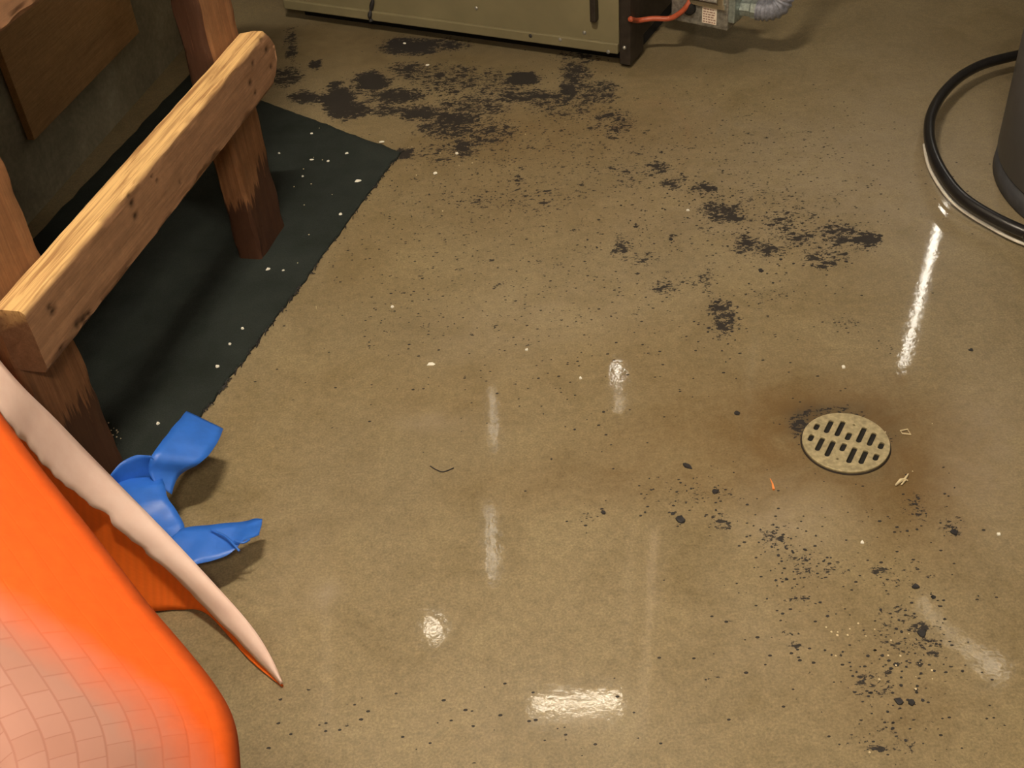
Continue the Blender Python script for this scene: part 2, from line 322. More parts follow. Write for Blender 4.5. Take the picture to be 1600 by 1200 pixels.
# concrete footing kerb at the wall base and plywood panel above it
x0, z0 = wall_local(48, 213); x1, z1 = wall_local(207, 50); zc = (z0 + z1) / 2
bm = bmesh.new(); box(bm, x0 - 0.02, x1, -0.022, -0.002, zc, 2.2, 0.002)
pl = link('plywood_panel', bm, M['ply']); pl.location = wb; pl.rotation_euler = (0, 0, WANG)
tag(pl, 'brown plywood board fixed upright on the concrete wall behind the bench', 'board')

# ------------------------------------------------------------------ wooden bench frame
D = Vector((0.265, 0.964, 0)).normalized(); N = Vector((D.y, -D.x, 0)); BANG = math.atan2(D.y, D.x)
OFF_LEG, T_LEG, W_LEG = -1.140, 0.062, 0.152
OFF_RAIL = OFF_LEG + 0.058
bench = empty('workbench', N * (OFF_LEG - 0.03) + D * 1.7, BANG, 'rough wooden workbench frame of thick posts and rails on the dark mat', 'workbench')
def blocal(p): return p       # bench-local axes: x along D, y away from camera side (-N), z up
ORG = bench.location
def timber(name, L, T, Hh, mat, axis='x', knots=(), sawn=False, wet_shade=None, chamfer=False, seed=0, saw=0.0022):
    """a worn board built as a skin of rounded sections; x along its length, y thickness, z height"""
    bm = bmesh.new(); n = max(12, int(L / 0.005)); prof = []
    r = 0.006
    def side(a, b, k): return [tuple(a[i] + (b[i] - a[i]) * t / k for i in (0, 1)) for t in range(k)]
    hy, hz = T / 2, Hh / 2
    cs = [(-hy + r, -hz), (hy - r, -hz), (hy, -hz + r), (hy, hz - r), (hy - r, hz), (-hy + r, hz), (-hy, hz - r), (-hy, -hz + r)]
    for i in range(8): prof += side(cs[i], cs[(i + 1) % 8], 2 if i % 2 else (8 if i % 4 == 0 else 22))
    rings = []
    for i in range(n + 1):
        x = L * i / n; ring = []
        for (y, z) in prof:
            q = Vector((x * 14 + seed, y * 40, z * 40)); e = (abs(y) / hy > 0.8) and (abs(z) / hz > 0.8)
            amp = saw * (1.2 if e else 0.5); dy = noise.noise(q) * amp; dz = noise.noise(q + Vector((9, 3, 1))) * amp
            if e: k = max(0, noise.noise(Vector((x * 22 + seed, y * 9, z * 9)))) * 0.0035; dy -= math.copysign(k, y); dz -= math.copysign(k, z)
            xx = x
            for (kx, ky, kz, kr) in knots:
                d2 = ((x - kx) / (kr * 1.5)) ** 2 + ((z - kz) / kr) ** 2
                if y < -hy * 0.7 and ky < 0 and d2 < 4: dy += 0.004 * math.exp(-d2 * 1.5)
            if chamfer and x > L - 0.05:
                t = (x - L + 0.05) / 0.05
                zz = z / hz; cut = max(0, abs(zz) - 0.25) * 0.05; xx = x - t * cut * (1.15 if zz < 0 else 0.8); xx -= t * max(0, y / hy) * 0.022
            ring.append(bm.verts.new((xx, y + dy, z + dz)))
        rings.append(ring)
    m = len(prof)
    for a, b in zip(rings, rings[1:]):
        for k in range(m): bm.faces.new((a[k], b[k], b[(k + 1) % m], a[(k + 1) % m]))
    bm.faces.new(rings[0]); bm.faces.new(rings[-1][::-1])
    bmesh.ops.recalc_face_normals(bm, faces=bm.faces)
    o = link(name, bm, mat, bench, True); me = o.data
    ka = me.attributes.new('knot', 'FLOAT', 'POINT'); sa = me.attributes.new('sawn', 'FLOAT', 'POINT'); we = me.attributes.new('wet_shade', 'FLOAT', 'POINT')
    for i, v in enumerate(me.vertices):
        x, y, z = v.co; kv = 0
        for (kx, ky, kz, kr) in knots:
            if (ky < 0) == (y < 0) and abs(y) > hy * 0.8:
                kv = max(kv, math.exp(-(((x - kx) / (kr * 1.2)) ** 2 + ((z - kz) / (kr * 1.1)) ** 2) * 1.0) * 1.0)
        ka.data[i].value = kv
        if sawn: sa.data[i].value = max(0, min(1, (z - hz * 0.86) / (hz * 0.1)))
        if wet_shade: we.data[i].value = wet_shade(x, y, z)
    me.set_sharp_from_angle(angle=math.radians(45))
    return o
def blp(off, s, z):   # world offset/s -> bench local
    return Vector((s - 1.7, -(off - (OFF_LEG - 0.03)), z))
# lower rail: front face towards the camera side (local -y)
RT = 0.058; RH = 0.121; RZ0 = 0.381; RS0 = 1.195
def rk(px, py, r):
    """a gouge seen on the rail's front face, in the rail's own axes"""
    d = ROT @ Vector(((px - 800) / F, -(py - 600) / F, -1)); o = Vector((0, 0, H)); t = (OFF_RAIL - o.dot(N)) / d.dot(N); q = o + d * t
    return (q.dot(D) - RS0, -1, q.z - RZ0 - RH / 2, r)
rail = timber('stretcher_rail', 1.035, RT, RH, M['rail'],
              knots=[rk(*a) for a in ((208, 318, .007), (213, 338, .006), (202, 305, .004), (84, 487, .006), (78, 480, .004), (122, 508, .008), (132, 500, .009), (140, 492, .005), (98, 545, .004), (246, 283, .0035), (238, 276, .003), (282, 285, .004), (388, 62, .008), (396, 100, .005), (425, 105, .005), (418, 78, .006), (392, 130, .006), (400, 145, .005), (410, 60, .006), (378, 78, .005))], sawn=True, chamfer=True, seed=3)
rail.location = blp(OFF_RAIL - RT / 2, RS0, RZ0 + RH / 2)
tag(rail, 'thick honey-coloured rail, sawn pale top and scarred brown front')
rail2 = timber('upper_rail', 1.35, RT, RH, M['rail'], sawn=True, seed=8)
rail2.location = blp(OFF_RAIL - RT / 2, 1.05, 0.862 + RH / 2)
# posts: built along x then stood up (local x -> up)
def post(s0, seed, wet_shade):
    o = timber('leg', 0.985, T_LEG, W_LEG, M['leg'], wet_shade=wet_shade, seed=seed, saw=0.003)
    # local x -> z up, local y -> y, local z -> -x(along)
    o.rotation_euler = (0, -math.pi / 2, 0)
    o.location = blp(OFF_LEG - T_LEG / 2, s0 + W_LEG / 2, 0.004)
    return o
l1 = post(1.200, 1, lambda x, y, z: max(0.30, 1.25 - x * 3.6))
l2 = post(2.047, 5, lambda x, y, z: max(0.62 if (z > 0.066 and x > 0.36) else 0.0, 1.3 - x * (4.0 if z < 0.0 else 5.2)))  # upper narrow face darkened in colour for its shade; the foot stain is real
tag(l1, 'post with damp dark foot, nearer the orange sheet'); tag(l2, 'post with ragged dark stain, under the rail far end')
lg = timber('wall_ledger', 1.4, 0.04, 0.09, M['leg'], seed=12); lg.location = blp(-1.66, 1.0, 0.94)
bm = bmesh.new(); box(bm, -0.75, 0.75, -0.06, 0.54, 0.0, 0.035, 0.004)
tp = link('bench_top', bm, M['rail'], bench); tp.location = (0, 0, 0.988)

# ------------------------------------------------------------------ carpet mat
far = (P(625, 240) - P(320, 645)); fdir = far.normalized()
c_far = P(626, 240); c_top = P(418, 163); c_near = P(320, 645) - fdir * 0.36; left_dir = (c_top - c_far)
top_left = P(297, 118); near_left = P(75, 352) - (P(297, 118) - P(75, 352)).normalized() * 0.95
outline = []
def seg(a, b, n, wob):
    for i in range(n):
        t = i / n; p = a.lerp(b, t); q = (b - a).normalized(); s = Vector((q.y, -q.x, 0))
        outline.append(p + s * (noise.noise(p * 30) * wob + noise.noise(p * 90) * wob * 0.5))
seg(c_near, P(320, 645), 30, 0.004); 
mid = P(470, 448)
seg(P(320, 645), mid, 60, 0.006); seg(mid, P(560, 325), 40, 0.004); seg(P(560, 325), c_far, 30, 0.006); seg(c_far, c_top, 50, 0.004); seg(c_top, top_left, 20, 0.004); seg(top_left, near_left, 40, 0.006); seg(near_left, c_near, 20, 0.004)
bm = bmesh.new(); lo = [bm.verts.new((p.x, p.y, 0.0005)) for p in outline]; hi = [bm.verts.new((p.x, p.y, 0.0055)) for p in outline]
cx = sum((p for p in outline), Vector()) / len(outline); inn = [bm.verts.new((p.x + (cx.x - p.x) * 0.012, p.y + (cx.y - p.y) * 0.012, 0.0075)) for p in outline]
n = len(outline)
for i in range(n):
    j = (i + 1) % n; bm.faces.new((lo[i], lo[j], hi[j], hi[i])); bm.faces.new((hi[i], hi[j], inn[j], inn[i]))
bm.faces.new(inn); bm.faces.new(lo[::-1]); bmesh.ops.recalc_face_normals(bm, faces=bm.faces)
mat_o = tag(link('floor_mat', bm, M['carpet']), 'dark green carpet mat lying on the concrete under the wooden bench', 'mat')
# frayed threads along the cut long edge
bm = bmesh.new(); rs = random.Random(4)
for i in range(130):
    t = rs.random() ** 1.0; a = P(320, 645).lerp(mid, t * 1.0) if rs.random() < 0.75 else mid.lerp(c_far, rs.random())
    q = Vector((fdir.y, -fdir.x, 0)); a = a + q * rs.uniform(-0.004, 0.003); e = a + q * rs.uniform(0.000, 0.005) + fdir * rs.uniform(-0.016, 0.016)
    tube(bm, [Vector((a.x, a.y, 0.004)), Vector(((a.x + e.x) / 2, (a.y + e.y) / 2, 0.006)), Vector((e.x, e.y, 0.0018))], 0.0011, 4)
fr = link('frayed_edge', bm, M['tar'], mat_o); tag(fr, 'frayed black edge threads', kind='stuff')

# ------------------------------------------------------------------ boiler cabinet
zb = 0.045
pr_ = P(968, 82, zb); pl_ = P(448, 11, zb); ux = (pr_ - pl_); Wb = ux.length; ux.normalize(); BA = math.atan2(ux.y, ux.x)
boiler = empty('boiler', (pl_.x, pl_.y, 0), BA, 'olive enamelled boiler cabinet standing low on the floor, front panel speckled with tar', 'boiler')
# local: x along the front (0..Wb), y depth into the room, z up
bm = bmesh.new(); box(bm, 0.01, Wb + 0.028, 0.02, 0.62, 0.05, 1.15, 0.004); link('cabinet_body', bm, M['dark'], boiler)
bm = bmesh.new(); box(bm, 0.03, Wb + 0.015, 0.05, 0.60, 0.002, 0.05); link('plinth', bm, M['black'], boiler)
bm = bmesh.new(); box(bm, 0.0, Wb, -0.004, 0.018, zb + 0.028, 1.12, 0.003)
fp = link('front_panel', bm, M['olive'], boiler)
bm = bmesh.new(); box(bm, 0.0, Wb, -0.014, 0.018, zb, zb + 0.030, 0.004, 3); link('bottom_flange', bm, M['olive'], fp)
for (px, py) in ((832, 53), (878, 59), (914, 50), (953, 78), (745, 12)):
    # rivets and tar spots found on the panel face
    d = ROT @ Vector(((px - 800) / F, -(py - 600) / F, -1)); nn = Vector((ux.y, -ux.x, 0)); t = (pl_ - Vector((0, 0, H))).dot(nn) / d.dot(nn); q = Vector((0, 0, H)) + d * t
    bm = bmesh.new(); bmesh.ops.create_uvsphere(bm, u_segments=10, v_segments=6, radius=0.006)
    for v in bm.verts: v.co.y *= 0.5
    s = link('screw', bm, M['metal'] if px != 832 else M['tar'], fp); s.location = ((q - Vector((pl_.x, pl_.y, 0))).dot(ux), -0.005 if q.z > 0.08 else -0.014, q.z)
bm = bmesh.new()
d = ROT @ Vector(((608 - 800) / F, -(20 - 600) / F, -1)); xq = 0.335
tube(bm, catmull([Vector((xq + 0.018, -0.006, 0.16)), Vector((xq + 0.012, -0.008, 0.12)), Vector((xq, -0.012, 0.085)), Vector((xq - 0.006, -0.017, 0.06)), Vector((xq - 0.004, -0.016, 0.045))]), 0.006, 8, rfun=lambda i, n: 0.0035 + 0.004 * abs(math.sin(i * 0.35)))
tag(link('tar_drip', bm, M['tar'], fp), 'black tar drip down the flange')
bm = bmesh.new(); box(bm, Wb - 0.078, Wb - 0.060, -0.03, -0.004, 0.138, 0.24, 0.004); tag(link('latch', bm, M['dark'], fp), 'dark vertical latch near right edge')
bm = bmesh.new(); box(bm, Wb + 0.002, Wb + 0.034, -0.006, 0.03, 0.012, 1.15, 0.003); box(bm, Wb + 0.030, Wb + 0.036, -0.006, 0.10, 0.012, 1.15, 0.001)
cp = link('corner_post', bm, M['dark'], boiler)
bm = bmesh.new(); bmesh.ops.create_uvsphere(bm, u_segments=10, v_segments=6, radius=0.006); link('bolt', bm, M['metal'], cp, loc=(Wb + 0.018, -0.007, 0.065))

# gas valve block beside the boiler: front face parallel to the panel
vz0, vz1 = 0.115, 0.215
va = P(1048, 31, vz0); vb = P(1136, 49, vz0); VL = (vb - va).length; vdir = (vb - va).normalized()
valve = empty('gas_valve', (va.x, va.y, 0), math.atan2(vdir.y, vdir.x), 'cast metal gas valve block with sticker, hung on the boiler side', 'valve')
bm = bmesh.new(); box(bm, 0, VL, 0, 0.09, vz0, vz1, 0.006, 3); vbod = link('valve_body', bm, M['metal'], valve)
bm = bmesh.new(); box(bm, 0.06, VL - 0.005, -0.012, 0.03, vz1 - 0.038, vz1 - 0.020, 0.005); box(bm, VL - 0.03, VL - 0.008, -0.014, 0.03, vz1 - 0.03, vz1 + 0.05, 0.005); tag(link('bracket', bm, M['chrome'], valve), 'bright metal bracket arm')
bm = bmesh.new(); lathe(bm, [(0.018, 0), (0.018, 0.012), (0.013, 0.016), (0.006, 0.017)], 20)
kn = link('port_cap', bm, M['black'], valve, True, (0.062, 0.0, vz0 + 0.047)); kn.rotation_euler = (math.pi / 2, 0, 0)
bm = bmesh.new(); box(bm, 0.100, 0.145, -0.0025, 0.0, vz0 + 0.012, vz0 + 0.074, 0.0008); st = link('sticker', bm, M['paper'], valve)
tag(st, 'cream sticker with red heading and tiny print')
bm = bmesh.new(); box(bm, 0.100, 0.145, -0.0034, -0.002, vz0 + 0.060, vz0 + 0.074, 0.0004); link('red_heading', bm, M['redink'], st)
bm = bmesh.new()
for r in range(6):
    x = 0.104
    while x < 0.138:
        w_ = random.uniform(0.004, 0.010); box(bm, x, min(x + w_, 0.142), -0.0032, -0.002, vz0 + 0.016 + r * 0.0072, vz0 + 0.019 + r * 0.0072); x += w_ + 0.0025
tag(link('fine_print', bm, M['ink'], st), kind='stuff')
bm = bmesh.new(); box(bm, VL, VL + 0.02, 0.0, 0.08, vz0 + 0.025, vz1 + 0.02, 0.004); link('flange_plate', bm, M['galv'], valve)
bm = bmesh.new(); box(bm, -0.11, 0.0, 0.05, 0.09, vz0 + 0.03, vz0 + 0.08, 0.004); link('manifold', bm, M['dark'], valve)
# pipe fittings to the right of the valve
fa = P(1160, 10, 0.17); fit = empty('gas_pipe', (fa.x, fa.y, 0), math.atan2(vdir.y, vdir.x) + 0.12, 'galvanised coupling and ribbed grey elbow running from the gas valve', 'pipe')
def xcyl(bm, x0, x1, r, z, y=0.0, seg=24, rfun=None):
    k = 20; tube(bm, [Vector((x0 + (x1 - x0) * i / k, y, z)) for i in range(k + 1)], r, seg, rfun=rfun)
bm = bmesh.new(); xcyl(bm, -0.045, 0.045, 0.026, 0.17, seg=8, rfun=lambda i, n: 0.026 if 3 < i < 17 else 0.030); link('coupling', bm, M['galv'], fit)
bm = bmesh.new(); pts = [Vector((0.045, 0, 0.168)), Vector((0.06, 0, 0.168)), Vector((0.08, 0.004, 0.170)), Vector((0.10, 0.012, 0.180)), Vector((0.108, 0.02, 0.20)), Vector((0.110, 0.022, 0.225))]
tube(bm, catmull(pts, 8), 0.028, 20, rfun=lambda i, n: 0.0265 + (0.0035 if i % 4 < 2 else 0)); link('elbow', bm, M['elbow'], fit, True)
bm = bmesh.new(); tube(bm, [Vector((0.110, 0.022, 0.222)), Vector((0.110, 0.022, 1.2)), Vector((0.110, 0.022, 2.49))], 0.016, 20); link('riser', bm, M['galv'], fit, True)
bm = bmesh.new(); A = P(996, 32, 0.13)
tube(bm, catmull([P(985, 30, 0.16), A, P(1020, 29, 0.13), P(1045, 29, 0.13), P(1060, 22, 0.145), P(1073, 10, 0.17), P(1080, -8, 0.20), P(1082, -50, 0.28), P(1060, -80, 0.36)], 8), 0.0075, 12)
tag(link('orange_tube', bm, M['redtube'], None, True), 'thin orange-red tube curving from boiler side up past valve', 'tube')

# ------------------------------------------------------------------ grey tank and hoses
TC = Vector((1.585, 2.26, 0)); TR = 0.40
tank = empty('tank', TC, 0, 'large dark grey cylindrical tank standing at the right edge', 'tank')
bm = bmesh.new(); lathe(bm, [(TR - 0.012, 0.05), (TR, 0.056), (TR, 1.36), (TR - 0.02, 1.40), (0.1, 1.44)], 96); link('jacket', bm, M['tank'], tank, True)
bm = bmesh.new(); lathe(bm, [(TR - 0.004, 0.0), (TR + 0.001, 0.004), (TR - 0.002, 0.05), (TR - 0.02, 0.054)], 96); link('base_ring', bm, M['tankbase'], tank, True)
hp = [P(1640, 76, .05), P(1578, 89, .055), P(1535, 101, .055), P(1500, 120, .055), P(1472, 148, .055), P(1455, 180, .055), P(1452, 212, .055), P(1460, 245, .055), P(1477, 277, .053), P(1503, 308, .05), P(1545, 336, .045), P(1600, 362, .04), P(1680, 390, .03)]
cxy = TC
hp += [cxy + Vector((0.30, -0.50, .03)), cxy + Vector((0.56, -0.2, .03)), cxy + Vector((0.58, 0.2, .03)), cxy + Vector((0.35, 0.52, .04))]
hp.append(hp[0])
bm = bmesh.new(); pts = catmull(hp, 10)[:-1]; tube(bm, pts, 0.0135, 18, closed=True)
tag(link('hose', bm, M['rubber'], None, True), 'black rubber hose looped around the foot of the grey tank', 'hose')
bm = bmesh.new(); tube(bm, catmull([P(1444, 226, .020), P(1452, 262, .018), P(1476, 302, .016), P(1502, 327, .014), P(1545, 354, .012), P(1600, 381, .010), P(1700, 412, .006)], 10), 0.0040, 10)
tag(link('clear_tubing', bm, M['clear'], None, True), 'thin pale tubing lying on the floor beside the black hose', 'tube')

# ------------------------------------------------------------------ floor drain
DC = P(1321, 694); dv = (P(1374, 709) - P(1270, 678)); DA = math.atan2(dv.y, dv.x); DR = 0.0775
drain = empty('floor_drain', (DC.x, DC.y, 0), DA, 'round worn brass floor drain with two rows of slots', 'drain')
cu = bpy.data.curves.new('strainer', 'CURVE'); cu.dimensions = '2D'; cu.fill_mode = 'BOTH'; cu.extrude = 0.0016; cu.bevel_depth = 0.0008; cu.bevel_resolution = 2
def spl(pts):
    s = cu.splines.new('POLY'); s.points.add(len(pts) - 1)
    for q, p in zip(s.points, pts): q.co = (p[0], p[1], 0, 1)
    s.use_cyclic_u = True
spl([(DR * math.cos(a * math.pi / 36), DR * math.sin(a * math.pi / 36)) for a in range(72)])
def slot(cx, cy, hl, r=0.0054):
    pts = []
    for a in range(9): t = math.pi * a / 8; pts.append((cx + r * math.cos(t), cy + hl + r * math.sin(t)))
    for a in range(9): t = math.pi + math.pi * a / 8; pts.append((cx + r * math.cos(t), cy - hl + r * math.sin(t)))
    spl(pts)
for sy in (1, -1):
    for i, (x, hl) in enumerate(((-.060, .005), (-.040, .0145), (-.020, .018), (0, .007), (.020, .018), (.040, .0145), (.060, .005))):
        cy = 0.0075 + hl if i != 3 else 0.012
        slot(x, sy * (cy + 0.004), hl)
    spl([(0.0032 * math.cos(a * math.pi / 8), sy * 0.050 + 0.0032 * math.sin(a * math.pi / 8)) for a in range(16)])
tmp = bpy.data.objects.new('tmp', cu); COL.objects.link(tmp); dg = bpy.context.evaluated_depsgraph_get()
me = bpy.data.meshes.new_from_object(tmp.evaluated_get(dg)); bpy.data.objects.remove(tmp); me.name = 'strainer'; me.materials.clear(); me.materials.append(M['brass'])
so = bpy.data.objects.new('strainer', me); COL.objects.link(so); so.parent = drain; so.location = (0, 0, 0.0045)
bm = bmesh.new(); lathe(bm, [(DR - 0.003, 0.0004), (DR - 0.003, 0.0014)], 48); link('sump_dark', bm, M['black'], drain)  # flat black disc in place of the unlit depth below the slots
bm = bmesh.new(); g_ = 48; rings = []
for (r, z) in ((DR + 0.0035, 0.0003), (DR + 0.0025, 0.0022), (DR + 0.0006, 0.0022), (DR + 0.0004, 0.0003)): rings.append([bm.verts.new((r * math.cos(k * 2 * math.pi / g_), r * math.sin(k * 2 * math.pi / g_), z)) for k in range(g_)])
for a, b in zip(rings, rings[1:]):
    for k in range(g_): bm.faces.new((a[k], a[(k + 1) % g_], b[(k + 1) % g_], b[k]))
link('rim', bm, M['dark'], drain)

# ------------------------------------------------------------------ orange plastic sheet
sheet = empty('plastic_sheet', P(60, 900), 0, 'large curling orange plastic sheet with woven face, pink sheen put into its colour, in front of the bench', 'plastic sheet')
SO = Vector(sheet.location)
def curve(pts, n=10): return [q - SO for q in catmull([P(*p) for p in pts], n)]
# far flap: from its top edge down to the floor
top = curve([(440, 1071, .004), (385, 1015, .015), (322, 950, .035), (262, 893, .075), (205, 842, .12), (148, 795, .18), (95, 752, .26), (45, 700, .35), (8, 655, .42), (-60, 560, .51), (-160, 440, .60)])
bot = curve([(441, 1074, .002), (390, 1030, .002), (325, 959, .002), (280, 952, .002), (232, 955, .002), (170, 950, .002), (110, 930, .002), (50, 900, .002), (0, 870, .002), (-90, 800, .002), (-200, 700, .002)])
outer = curve([(442, 1070, .006), (424, 1028, .025), (392, 978, .040), (338, 917, .065), (268, 842, .11), (205, 778, .16), (140, 712, .23), (85, 655, .32), (22, 592, .43), (-60, 490, .52), (-160, 365, .63)])
tuck = [a.lerp(b, 0.25) - Vector((0, 0, .004)) for a, b in zip(top, outer)]
bm = bmesh.new(); rows = []
for j in range(11):
    t = j / 10; rows.append([a.lerp(b, t) + Vector((0, 0.012, 0)) * math.sin(t * math.pi) * (1 if i > 20 else i / 20) for i, (a, b) in enumerate(zip(tuck, bot))])
loft(bm, rows, True)
ff = link('far_flap', bm, M['sheet_plain'], sheet, True); sm = ff.modifiers.new('s', 'SOLIDIFY'); sm.thickness = 0.003; sm.offset = 1
tag(ff, 'inner orange face of the far flap')
# pale turned-over border
bm = bmesh.new(); rows = []
for j in range(7):
    t = j / 6; r = []
    for i, (a, b) in enumerate(zip(top, outer)):
        wob = noise.noise(Vector((i * 0.33, 0.3, 0))) * 0.010 * (1 - t) * min(1, i / 25)
        p = a.lerp(b, t) + (a - b).normalized() * wob + Vector((0, 0, 0.003 + 0.008 * math.sin(t * math.pi))); r.append(p)
    rows.append(r)
loft(bm, rows, True); bmesh.ops.recalc_face_normals(bm, faces=bm.faces)
bo = link('pale_border', bm, M['pinkwhite'], sheet, True); sm = bo.modifiers.new('s', 'SOLIDIFY'); sm.thickness = 0.0025; sm.offset = 0; tag(bo, 'pink-white turned-over border strip')
# near flap: a bulging face that rolls away at its right-hand edge
S = curve([(-110, 500, .62), (-40, 600, .62), (2, 655, .62), (60, 733, .62), (120, 808, .62), (178, 882, .615), (232, 952, .61), (290, 1020, .605), (335, 1078, .60), (360, 1125, .59), (370, 1180, .58), (373, 1290, .56), (372, 1400, .54)])
bm = bmesh.new(); rows = []; NV = 30
axis = (S[len(S) * 2 // 3] - S[10]).normalized()
for j in range(NV + 1):
    t = j / NV; r = []
    for i, a in enumerate(S):
        inw = Vector((-0.62, -0.55, 0)).normalized()
        d_ = t * 0.50
        r.append(a + inw * (d_ * 0.9) + Vector((0, 0, 0.15 * math.sin(min(1, d_ / 0.26) * math.pi / 2) - 0.55 * max(0, d_ - 0.18))))
    rows.append(r)
# short return behind the silhouette, rolling down
back = []
for j in (2, 1):
    t = j / 2; back.append([a + Vector((-0.02 * t, 0.0, -0.05 * t)) for a in S])
loft(bm, rows, True)
nf = link('near_flap', bm, M['sheet_sheen'], sheet, True); sm = nf.modifiers.new('s', 'SOLIDIFY'); sm.thickness = 0.004; sm.offset = -1; tag(nf, 'bulging near flap, woven grid with pink sheen painted over the orange')

# ------------------------------------------------------------------ blue masking tape
tp_o = empty('masking_tape', P(250, 800), 0, 'crumpled blue masking tape sticking out from the sheet\'s pale border', 'tape')
TO = Vector(tp_o.location)
def ribbon(name, pairs, mat, wob=0.0015, nseg=5, lab=None, across=6):
    zk = .86 if name in ('upper_strip', 'curl') else .68
    pairs = [((a[0], a[1], a[2] * zk), (b[0], b[1], b[2] * zk)) for a, b in pairs]
    A_ = catmull([P(*a) for a, b in pairs], nseg); B_ = catmull([P(*b) for a, b in pairs], nseg)
    bm = bmesh.new(); rows = []
    for i, (a, b) in enumerate(zip(A_, B_)):
        rows.append([a.lerp(b, k / across) - TO + Vector((0, 0, 1)) * (noise.noise(a.lerp(b, k / across) * 38) * wob * 4) for k in range(across + 1)])
    loft(bm, rows); o = link(name, bm, mat, tp_o, True); s = o.modifiers.new('s', 'SOLIDIFY'); s.thickness = 0.0009
    if lab: o['label'] = lab
    return o
ribbon('upper_strip', [((291, 642, .135), (349, 671, .105)), ((275, 662, .150), (342, 688, .115)), ((258, 683, .160), (330, 706, .12)), ((238, 711, .165), (312, 724, .12)), ((232, 735, .14), (280, 743, .105)), ((240, 752, .12), (268, 772, .09))], M['tape'], 0.0007, lab='upper tape end sticking up')
ribbon('curl', [((236, 713, .168), (262, 742, .11)), ((215, 711, .172), (240, 752, .10)), ((192, 720, .168), (215, 758, .10)), ((174, 738, .16), (185, 765, .11)), ((169, 752, .155), (172, 758, .13))], M['tape'], 0.001, lab='shaded inside of the tape curl')
ribbon('middle_strip', [((169, 750, .158), (252, 744, .145)), ((172, 768, .165), (257, 758, .155)), ((186, 792, .16), (262, 778, .15)), ((215, 820, .145), (275, 797, .135)), ((245, 850, .13), (288, 822, .12)), ((262, 872, .12), (284, 836, .11))], M['tape'], 0.001)
ribbon('lower_strip', [((258, 850, .135), (283, 826, .12)), ((285, 884, .12), (310, 822, .115)), ((318, 879, .11), (340, 819, .11)), ((350, 871, .10), (368, 816, .10)), ((368, 858, .105), (385, 814, .085)), ((380, 846, .10), (400, 811, .08)), ((405, 836, .085), (410, 812, .075))], M['tape'], 0.0009, lab='lower tape end with a torn fold')
bm = bmesh.new(); tube(bm, catmull([P(330, 828, 0.0802) - TO, P(352, 838, 0.0789) - TO, P(366, 852, 0.0775) - TO, P(374, 861, 0.0734) - TO]), 0.0022, 8); tube(bm, catmull([P(366, 845, 0.0775) - TO, P(380, 848, 0.0762) - TO, P(390, 843, 0.0734) - TO]), 0.0020, 8)
link('torn_fold', bm, M['tape'], tp_o, True)

# ------------------------------------------------------------------ crumbs, chips, flakes
def crumb_mesh(sx, sy, h, seed, sides=7):
    r = random.Random(seed); bm = bmesh.new(); lo = []; hi = []
    for k in range(sides):
        a = 2 * math.pi * (k + r.uniform(-.3, .3)) / sides; q = r.uniform(.7, 1.1)
        lo.append(bm.verts.new((sx * q * math.cos(a), sy * q * math.sin(a), 0))); hi.append(bm.verts.new((sx * q * .85 * math.cos(a), sy * q * .85 * math.sin(a), h * r.uniform(.7, 1.2))))
    bm.faces.new(hi); bm.faces.new(lo[::-1])
    for k in range(sides): j = (k + 1) % sides; bm.faces.new((lo[k], lo[j], hi[j], hi[k]))
    return bm
def crumb(name, px, py, sx, sy, mat, label, cat, rz=0, z=0.0, h=0.0025, group=None, seed=None, sides=7):
    o = link(name, crumb_mesh(sx, sy, h, seed if seed is not None else px, sides), mat); q = P(px, py, z); o.location = (q.x, q.y, z + 0.0002); o.rotation_euler = (0, 0, rz); return tag(o, label, cat, group)
ZM = 0.0075
crumb('paper_scrap', 674, 569, .0095, .0065, M['chip'], 'small pale rectangular scrap on bare concrete left of the floor centre', 'scrap', 0, 0, .001, None, 3, 5)
G1 = 'white paint chips on the concrete'; G2 = 'white paint chips on the mat'
for a in ((613, 480, .0042, 'round white chip on concrete beside the mat, above the pale scrap'),
          (823, 547, .0036, 'tiny white chip near the middle of the concrete floor'),
          (907, 591, .0036, 'tiny white chip left of the bright vertical reflection'),
          (1075, 329, .0042, 'white chip among the tar flecks in the middle distance'),
          (680, 271, .0055, 'white chip just right of the mat\'s far corner'),
          (668, 102, .0060, 'white chip lying between the tar patches before the boiler'),
          (714, 240, .0050, 'cream chip beside the lowest dark tar patch'),
          (632, 68, .0050, 'white chip on the tar blotch under the boiler flange'),
          (1318, 574, .0048, 'pale double chip above the floor drain'),
          (1347, 848, .0035, 'tiny pale chip below the floor drain'),
          (1560, 835, .0035, 'tiny pale chip low at the right side')):
    crumb('paint_chip', a[0], a[1], a[2], a[2] * 1.1, M['chip'], a[3], 'chip', random.random() * 3, group=G1)
